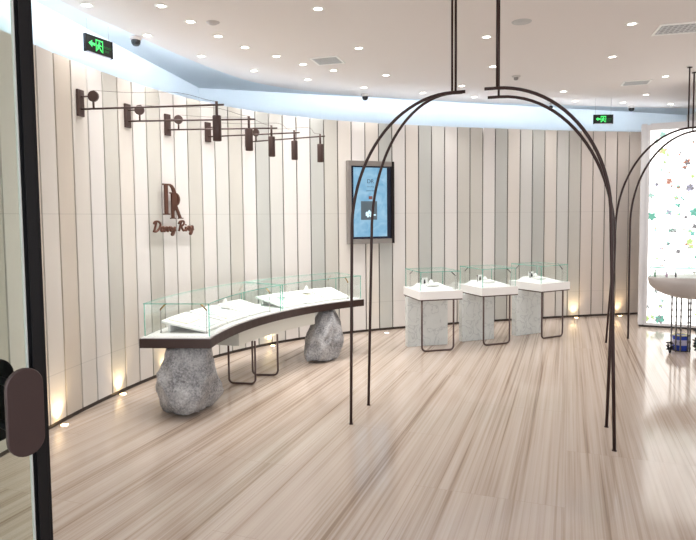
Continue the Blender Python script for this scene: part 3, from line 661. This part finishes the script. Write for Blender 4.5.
# padded boards tilted up towards the back, one beside the other
BL = [(172.6, 164.6, 'first white padded display board at the near left end of the curved counter'), (164.0, 156.6, 'second white padded display board from the near end of the curved counter'),
      (156.0, 149.4, 'white padded display board just left of the glass joint on the curved counter'), (145.3, 138.9, 'white padded display board just right of the glass joint on the curved counter'),
      (138.3, 132.4, 'middle white padded display board in the far glass case'), (131.8, 125.8, 'white padded display board at the far right end of the curved counter')]
def tilt(R0): return GZ0+.004 + max(0, R0-(RF+.10))*.20
M_paleblue = mat('pale_velvet', (222, 230, 232), .7); M_cream2 = mat('cream_velvet', (236, 230, 214), .7)
M_gem = mat('silver_jewel', (215, 214, 216), .12, .9)
for bi, (a0, a1, lab) in enumerate(BL):
    n = 6; r0, r1 = RF+.10, RB-.10; c0 = polar((r0+r1)/2, (a0+a1)/2); vs = []
    b = empty('display_board', (*c0, GZ0)); tag(b, lab, 'display board', 'white display boards in the curved counter'); o_ = -b.location
    for lift in (0, .022):
        for R0 in (r0, r1):
            for k in range(n+1): p = polar(R0, a0+(a1-a0)*k/n); vs.append((p[0], p[1], tilt(R0)+lift))
    N1 = n+1; fs = []
    for k in range(n):
        fs += [(k, k+1, N1+k+1, N1+k), (2*N1+k, 3*N1+k, 3*N1+k+1, 2*N1+k+1), (k, 2*N1+k, 2*N1+k+1, k+1), (N1+k, N1+k+1, 3*N1+k+1, 3*N1+k)]
    fs += [(0, N1, 3*N1, 2*N1), (n, 2*N1+n, 3*N1+n, N1+n)]
    m = MB(); m.add(vs, fs); q = m.build('board', M_board, b, bevel=.004); q.location = o_
    mb_ = MB(); mb_.prism(sector(r1-.07, r1-.05, a0-.6, a1+.6, 4), GZ0, tilt(r1-.06)+.0035); q = mb_.build('support', M_white, b); q.location = o_
    # inset pads with rows of rings
    am = (a0+a1)/2; da = (a0-a1)*.36
    for s_, (ra, rb) in enumerate(((r0+.03, r0+.17), (r0+.20, r1-.04))):
        vs = []
        for lift in (.0222, .030):
            for R0 in (ra, rb):
                for a in (am+da, am, am-da): p = polar(R0, a); vs.append((p[0], p[1], tilt(R0)+lift))
        fs = [(0,1,4,3),(1,2,5,4),(6,9,10,7),(7,10,11,8),(0,6,7,1),(1,7,8,2),(3,4,10,9),(4,5,11,10),(0,3,9,6),(2,8,11,5)]
        m = MB(); m.add(vs, fs); q = m.build('pad', (M_cream2 if (bi+s_) % 2 else M_paleblue), b); q.location = o_
        m = MB()
        for jr in range(2+s_):
            for ja in range(5):
                R0 = ra+(rb-ra)*(jr+.5)/(2+s_); a = am+da*.8-(1.6*da)*ja/4; p = polar(R0, a); z = tilt(R0)+.035
                m.tube([(p[0]+.006*math.cos(u_), p[1], z+.006*math.sin(u_)) for u_ in [2*PI*k/8 for k in range(8)]], .0014, 5, closed=True)
        q = m.build('rings', M_gem, b); q['kind'] = 'stuff'; q.location = o_
# small peaked ring cones standing in the cases
def cone(x, y, z, h, rr, lab):
    o = MB().lathe([(.0001, 0), (rr, 0), (rr, .006), (rr*.62, h*.35), (rr*.3, h*.75), (rr*.16, h), (.0001, h+.004)], (x, y, z), 20).build('ring_cone', M_board, None, (x, y, z))
    tag(o, lab, 'ring stand', 'white ring cones in the curved counter')
for R0, a, h, lab in ((RF+.36, 157.2, .10, 'white peaked ring cone in the near glass case of the curved counter'), (RF+.34, 141.5, .06, 'white ring cone just right of the glass joint in the curved counter'),
                      (RF+.36, 134.2, .085, 'white ring cone in the middle of the far glass case')):
    p = polar(R0, a); cone(p[0], p[1], tilt(R0)+.040, h, .055, lab)

# ------------------------------------------------------------------ three small pedestal showcases
def showcase(Fp, ang, label, sgn_lab, idx):
    Fp = (Fp[0]*.986, Fp[1]*.986); ZO = .013
    a = math.radians(ang); r = empty('pedestal_showcase', (Fp[0], Fp[1], 0), a); tag(r, label, 'showcase', 'three small pedestal showcases')
    W_, D_ = (.578 if idx == 0 else .557), .62
    MB().box((W_/2, D_/2, .6975+ZO), (W_, D_, .105)).build('tray', M_white, r, bevel=.003)
    m = MB(); zf = .638+ZO
    for cx, cy, dx, dy in ((W_/2, .0125, W_-.01, .02), (W_/2, D_-.0125, W_-.01, .02), (.0125, D_/2, .02, D_-.045), (W_-.0125, D_/2, .02, D_-.045)): m.box((cx, cy, zf), (dx, dy, .0135))
    m.build('base_frame', M_bronze, r)
    MB().tube(loop_leg((.035, .016), (.435 if idx else .46, .016), .635+ZO), .0115).build('leg', M_bronze, r)
    MB().box((.225 + MARB[idx][0], .40, .322), (MARB[idx][1], .09, .644)).build('marble_panel', M_marble, r, bevel=.002)
    g0, g1_ = .75+ZO, .995+ZO; i0 = .025
    corners = [(i0, i0), (W_-i0, i0), (W_-i0, D_-i0), (i0, D_-i0)]
    for k in range(4):
        m = MB(); p, q = Vector(corners[k]), Vector(corners[(k+1) % 4]); d = (q-p).normalized(); pane(m, [p+d*.004, q-d*.004], g0, g1_-.008, .007); m.build('side_glass', GM, r)
    m = MB(); sheet(m, [(i0-.004, i0-.004), (W_-i0+.004, i0-.004), (W_-i0+.004, D_-i0+.004), (i0-.004, D_-i0+.004)], g1_-.0078, g1_); m.build('top_glass', GM, r)
    for x in (.065, W_-.065):
        m = MB(); y0 = .085 if x > .2 else D_-.09
        m.tube([(x, y0, g0), (x, y0, .94)], .0035, 8); p = m.build('light_post', M_steel, r)
        m = MB(); dx = -.05 if x > .2 else .05
        m.tube([(x, y0, .935), (x, y0, .945), (x+dx, y0, .99)], .006, 8); m.build('light_head', M_black, p)
    def loc(x, y): return (Fp[0]+x*math.cos(a)-y*math.sin(a), Fp[1]+x*math.sin(a)+y*math.cos(a))
    # white display plinth, stepped
    c = loc(W_/2, D_/2); z0 = .7505+ZO
    b = empty('display_riser', (*c, z0), a); tag(b, 'white sloping display riser inside the ' + sgn_lab, 'display riser', 'risers in the small showcases')
    m = MB(); vs = [(-.21, -.22, 0), (.21, -.22, 0), (.21, .22, 0), (-.21, .22, 0), (-.19, -.205, .014), (.19, -.205, .014), (.15, .17, .055), (-.15, .17, .055)]
    m.add(vs, [(3,2,1,0), (4,5,6,7), (0,1,5,4), (1,2,6,5), (2,3,7,6), (3,0,4,7)]); m.build('slope', M_board, b, bevel=.003)
    MB().box((-.02, -.03, .045), (.16, .12, .02), 0).build('pad', M_board, b)
    MB().lathe([(.0001, 0), (.05, 0), (.03, .03), (.012, .055), (.0001, .06)], (.02, .09, .045), 16).build('cone', M_board, b)
    c = loc(.215, .40)
    s = empty('display_card', (*c, .8095), a-.1); tag(s, 'small white card with a dark figure inside the ' + sgn_lab, 'display card', 'cards in the small showcases')
    MB().box((0, 0, .042), (.085, .012, .084)).build('card', M_board, s, bevel=.003)
    MB().lathe([(.0001, 0), (.011, 0), (.013, .018), (.008, .032), (.010, .04), (.007, .05), (.0001, .052)], (.0, -.016, .012), 12).build('dark_figure', M_black, s)
    c = loc(.155, .36)
    o = MB().lathe([(.0001, 0), (.01, 0), (.01, .004), (.004, .008), (.004, .075), (.009, .08), (.009, .098), (.0001, .1)], (*c, .751+.045), 12).build('ring_post', M_bronze, None, (*c, .751+.045))
    o.location.z = .7505+ZO+.0355
    tag(o, 'slim dark ring post beside the card in the ' + sgn_lab, 'ring stand', 'ring posts in the small showcases')
MARB = {0: (.02, .56), 1: (-.055, .50), 2: (-.09, .48)}
showcase((.925, 7.475), 13.5, 'nearest of the three small glass showcases, leftmost, on a marble slab and bronze loop leg', 'leftmost small showcase', 0)
showcase((1.785, 7.80), 19.5, 'middle one of the three small glass showcases on marble slabs', 'middle small showcase', 1)
showcase((2.69, 8.19), 28, 'farthest of the three small glass showcases, rightmost, beside a floor uplight', 'rightmost small showcase', 2)

# ------------------------------------------------------------------ arched rods
def half_arch(foot, tip, hang, zv, ztip, label, r=.0125, ceil=ZC, lean=None, name='arched_rod', bar=.02):
    ft = Vector((*foot, 0)); tp_ = Vector((*tip, 0)); d = tp_-ft; o = empty(name, ft); tag(o, label, 'arched rod', 'tall bronze half arches')
    P = [Vector((0, 0, 0)), Vector((0, 0, .6)), Vector((0, 0, 1.2))]
    base = lean or Vector((0, 0, 0)); P = [base*(q.z/zv) + q for q in P]; h = ztip-zv; n = 22
    flat = .10; a_ = 1-flat
    dd = d-base
    for k in range(n+1):
        t_ = PI/2*k/n; P.append(base + dd*(a_*(1-math.cos(t_))) + Vector((0, 0, zv+h*math.sin(t_))))
    P.append(base+dd+Vector((0, 0, ztip)))
    MB().tube(P, r, 10).build('arch', M_rod, o)
    hp = Vector((*hang, 0))-ft
    MB().tube([Vector((hp.x, hp.y, ztip+.002)), Vector((hp.x, hp.y, ceil-.001))] if not isinstance(bar, Vector) else [Vector((hp.x, hp.y, ztip)), Vector((hp.x, hp.y, ceil-.001))+bar], .0095, 8).build('hanging_rod', M_rod, o)
    q = bar if isinstance(bar, Vector) else Vector((0, 0, 0))
    MB().lathe([(.0001, 0), (.03, 0), (.03, .006), (.012, .012), (.0001, .014)], (hp.x+q.x, hp.y+q.y, ceil-.0145), 14).build('ceiling_cap', M_rod, o)
    MB().lathe([(.0001, 0), (.018, 0), (.018, .004), (.0001, .005)], (0, 0, 0), 14).build('foot', M_rod, o)
half_arch((.028, 4.816), (.906, 4.533), (.838, 4.555), 1.57, 2.63, 'near left half arch of bronze rod, outermost at left, foot on the marble floor', lean=Vector((.022, -.006, 0)))
half_arch((.191, 5.308), (.985, 5.046), (.904, 5.073), 1.55, 2.728, 'far left half arch of bronze rod, just inside the outermost left one', lean=Vector((.040, -.012, 0)))
half_arch((1.921, 4.205), (1.040, 4.49), (1.126, 4.462), 1.68, 2.638, 'near right half arch of bronze rod, its foot lowest in the picture', lean=Vector((-.046, .014, 0)))
half_arch((2.075, 4.688), (1.181, 4.982), (1.264, 4.955), 1.48, 2.67, 'far right half arch of bronze rod, right beside the lowest foot', lean=Vector((.035, -.010, 0)))
half_arch((3.447, 7.845), (4.53, 7.62), (4.36, 7.65), 1.5, 2.79, 'distant half arch at right, its foot left of the light box edge', r=.0135, lean=Vector((.09, -.02, 0)))
half_arch((3.857, 8.094), (4.77, 7.90), (4.58, 7.93), 1.55, 2.79, 'distant half arch crossing the light box, its foot nearest the light box', r=.0135, lean=Vector((.0, 0, 0)))

# ------------------------------------------------------------------ floor uplights
UPL = [((-2.345, 4.85), 'leftmost glowing floor uplight beside the glass door frame', 79), ((-2.18, 5.71), 'glowing floor uplight at the wall left of the near boulder', 75), ((-1.945, 6.42), 'glowing floor uplight at the wall behind the near boulder', 68),
       ((-1.63, 6.99), 'glowing floor uplight at the wall behind the curved counter apron', 58), ((-.985, 7.84), 'glowing floor uplight at the wall seen between the counter loop legs', 43), ((.585, 8.64), 'dim white floor light at the wall between the arches and the first small showcase', 24), ((3.79, 9.76), 'glowing floor uplight at the wall right of the small showcases', 13), ((4.58, 9.91), 'glowing floor uplight at the wall behind the right arched rods, near the light box', 10)]
M_up = mat('uplight_glow', (255, 225, 160), .5, emit=14, ecol=(255, 214, 150)); M_up2 = mat('uplight_white', (255, 255, 250), .5, emit=5, ecol=(255, 250, 240))
for k, ((x, y), lab, wa) in enumerate(UPL):
    r = empty('floor_uplight', (x, y, 0)); tag(r, lab, 'floor light', 'floor uplights along the panelled wall')
    MB().lathe([(.0001, .006), (.030, .006)], n=18).build('lens', M_up2 if k == 5 else M_up, r)
    MB().lathe([(.030, .0065), (.040, .006), (.045, .0005)], n=18).build('trim_ring', M_steel, r)
    ld = bpy.data.lights.new('uplight_beam', 'SPOT'); ld.energy = UP_W*(.15 if k == 5 else 1); ld.spot_size = math.radians(95); ld.spot_blend = 1; ld.shadow_soft_size = .02
    ld.color = (1, .74, .42); lo = bpy.data.objects.new('uplight_beam', ld); COL.objects.link(lo); lo.parent = r; lo.location = (0, 0, .012)
    a = math.radians(wa+90); lo.rotation_euler = Vector((-.16*math.cos(a), -.16*math.sin(a), -1)).to_track_quat('Z', 'Y').to_euler()

# ------------------------------------------------------------------ boat shaped counter at the right edge
BX, BY = 4.47, 7.28; HL = .77
r = empty('boat_counter', (BX, BY, 0)); tag(r, 'grey boat-shaped counter with a glass top on thin jointed stems, cut by the right edge', 'counter')
vs = []; fs = []; nu, nv = 28, 12
for i in range(nu+1):
    u = -1+2*i/nu; hw = .27*math.sqrt(max(0, 1-abs(u)**2.4))+.002
    dep = .285*(max(0, 1-abs(u)**2.5))**.5+.006
    for j in range(nv+1):
        a = PI*j/nv; vs.append((u*HL, -hw*math.cos(a), .935-dep*math.sin(a)**.8))
for i in range(nu):
    for j in range(nv): p = i*(nv+1)+j; fs.append((p, p+1, p+nv+2, p+nv+1))
m = MB(); m.add(vs, fs, 0, True); rim = []
rimv = [(-HL*math.cos(PI*k/24)*1.0, 0) for k in range(25)]
for i in range(nu): p = i*(nv+1); fs2 = (p, p+nv+1, p+nv+1+nv, p+nv); m.add([vs[q] for q in fs2], [(0, 1, 2, 3)])
m.build('hull', mat('hull_taupe_stone', (184, 176, 172), .4, noise=((2.5, 2.5, 2.5), .10, 5)), r)
elp = lambda s_: [(HL*s_*u, .27*s_*math.sqrt(max(0, 1-abs(u)**2.4))*1) for u in [-1+2*k/20 for k in range(21)]]
front = [(x, -y) for x, y in elp(.97)]; backl = [(x, y) for x, y in elp(.97)]
m = MB(); pane(m, front, .936, 1.048, .010); m.build('front_glass', GM, r)
m = MB(); pane(m, backl, .936, 1.048, .010); m.build('back_glass', GM, r)
m = MB(); sheet(m, front+backl[::-1][1:-1], 1.048, 1.060); m.build('top_glass', GM, r)
stemm = mat('stem_dark', (92, 88, 88), .4, .4)
for x, y in ((-.468, 0), (-.411, .0), (-.37, -.03), (-.268, -.01), (-.235, .0), (.24, -.05), (.31, .05), (.39, -.05), (.44, .04)):
    uu = x/HL; zz = .935-.285*(max(0, 1-abs(uu)**2.5))**.5+.03; P = []; R_ = []
    for k in range(int(zz/.02)+1): P.append(Vector((x, y, min(zz, k*.02)))); R_.append(.0085 + (.004 if k % 4 == 2 else 0))
    MB().tube(P, R_, 8).build('stem', stemm, r)
# little things in the boat case
for nm, x, y, h, w_, rgb, lab in (('perfume_bottle', -.70, -.03, .085, .022, (120, 170, 140), 'small green bottle at the left tip of the boat counter'), ('perfume_bottle', -.575, -.06, .07, .024, (200, 160, 190), 'small pink bottle second from the left in the boat counter'),
        ('necklace_stand', -.485, -.10, .09, .02, (40, 44, 44), 'small black upright stand in the boat counter'), ('perfume_bottle', -.235, -.14, .09, .022, (200, 190, 90), 'small yellow bottle in the boat counter by the right edge')):
    q = empty(nm, (BX+x, BY+y, .9365)); tag(q, lab, 'bottle' if 'bottle' in nm else 'jewellery stand', 'small things in the boat counter')
    mm = mat('tint_%s' % lab.split()[1], rgb, .25)
    MB().lathe([(.0001, 0), (w_*.5, 0), (w_*.5, h*.55), (w_*.22, h*.68), (w_*.2, h*.75), (.0001, h*.75)], n=14).build('body', mm, q)
    MB().lathe([(.0001, h*.75), (w_*.3, h*.75), (w_*.3, h), (.0001, h)], n=12).build('cap', M_steel if 'bottle' in nm else mm, q)
# blue drum and black flowers at the foot of the stems
r = empty('blue_drum', (4.165, 7.36, 0)); tag(r, 'small blue drum with a pale band and yellow rim standing under the boat counter', 'drum')
MB().lathe([(.0001, .008), (.086, .008), (.092, .014), (.092, .19), (.0001, .19)], n=28).build('body', mat('drum_blue', (24, 58, 158), .35), r)
MB().lathe([(.0925, .075), (.0932, .077), (.0932, .14), (.0925, .142)], n=28).build('band', mat('drum_band', (176, 172, 194), .5), r)
MB().lathe([(.084, .1905), (.094, .1905), (.095, .202), (.086, .204), (.082, .193)], n=28).build('rim', mat('drum_rim', (226, 220, 170), .4), r)
MB().lathe([(.0001, 0), (.098, 0), (.098, .0075), (.0001, .0078)], n=28).build('base', M_black, r)
M_bf = mat('black_petal', (44, 44, 50), .5)
def bush(x, y, n, rad, h, lab):
    r = empty('black_flower_cluster', (x, y, 0)); tag(r, lab, 'artificial flowers', 'black flowers under the boat counter')
    rnd = random.Random(int(x*100)); ms = MB(); mf = MB()
    for k in range(n):
        a = rnd.uniform(0, 6.28); q = rad*math.sqrt(rnd.random()); z = rnd.uniform(.03, h); c = Vector((q*math.cos(a), q*math.sin(a), z))
        ms.tube([(c.x*.2, c.y*.2, 0), (c.x*.6, c.y*.6, z*.6), tuple(c)], .003, 5)
        for j in range(6):
            aa = j*PI/3; e = rnd.uniform(.2, .9); dv = Vector((math.cos(aa)*math.cos(e), math.sin(aa)*math.cos(e), math.sin(e))); s_ = dv.cross(Vector((0, 0, 1))).normalized(); L_ = .032
            mf.add([c, c+dv*L_*.5+s_*L_*.35, c+dv*L_, c+dv*L_*.5-s_*L_*.35, c+dv*L_*.5+Vector((0, 0, -.006))], [(0, 1, 4), (1, 2, 4), (2, 3, 4), (3, 0, 4)])
    ms.build('stems', M_bf, r); mf.build('petals', M_bf, r)
bush(3.955, 7.22, 16, .035, .13, 'small tuft of black flowers on the floor left of the blue drum')
bush(4.29, 7.12, 60, .10, .29, 'taller black flower cluster right of the blue drum at the picture edge')

# ------------------------------------------------------------------ open glass door leaf at the left
dd = Vector((.61, .79, 0)).normalized(); nd = Vector((.79, -.61, 0)).normalized()
E0 = Vector((-1.056, 2.0, 0)); DA = math.atan2(dd.y, dd.x)
r = empty('glass_door', E0, DA); tag(r, 'open glass door leaf with a black metal frame at the left edge of the picture', 'door')
DH = 2.9
m = MB(); m.box((0, .008, DH/2+.01), (.046, .018, DH)); m.box((0, -.009, DH/2+.01), (.034, .018, DH)); m.box((.024, -.0, DH/2+.01), (.008, .026, DH)); m.build('stile', M_black, r)
MB().box((-.90, 0, DH/2+.01), (.055, .045, DH)).build('hinge_stile', M_black, r)
MB().box((-.45, 0, .05), (.845, .045, .08)).build('bottom_rail', M_black, r)
MB().box((-.45, 0, DH-.03), (.845, .045, .08)).build('top_rail', M_black, r)
MB().box((-.45, 0, DH/2), (.848, .010, DH-.15)).build('glass_pane', M_doorglass, r)
MB().box((-.029, 0.0, DH/2), (.004, .014, DH-.2)).build('glass_reflection_line', mat('pale_reflection', (196, 200, 198), .4), r)  # thin pale strip standing in for a reflection line in the glass
def stadium(m, cx, cy, cz, w_, h_, t_):
    P = []
    for k in range(13): a = PI*k/12; P.append((cx+w_/2*math.cos(a), cz+h_/2-w_/2+w_/2*math.sin(a)))
    for k in range(13): a = PI+PI*k/12; P.append((cx+w_/2*math.cos(a), cz-h_/2+w_/2+w_/2*math.sin(a)))
    n = len(P); vs = [(x, cy-t_/2, z) for x, z in P]+[(x, cy+t_/2, z) for x, z in P]
    m.add(vs, [tuple(range(n)), tuple(range(2*n-1, n-1, -1))]); m.add(vs, [(i, n+i, n+(i+1) % n, (i+1) % n) for i in range(n)], 0)
HX = -.088; HZ = 1.09
hd = empty('handle', (HX, 0, HZ)); hd.parent = r
for s_, mm in ((-1, M_handle), (1, M_black)):
    m = MB(); stadium(m, 0, s_*.105, 0, .116, .285, .018); m.build('pull_plate', mm, hd, bevel=.004)
for z in (.075, -.075):
    MB().tube([(0, -.10, z), (0, .10, z)], .013, 14).build('standoff', M_black, hd)
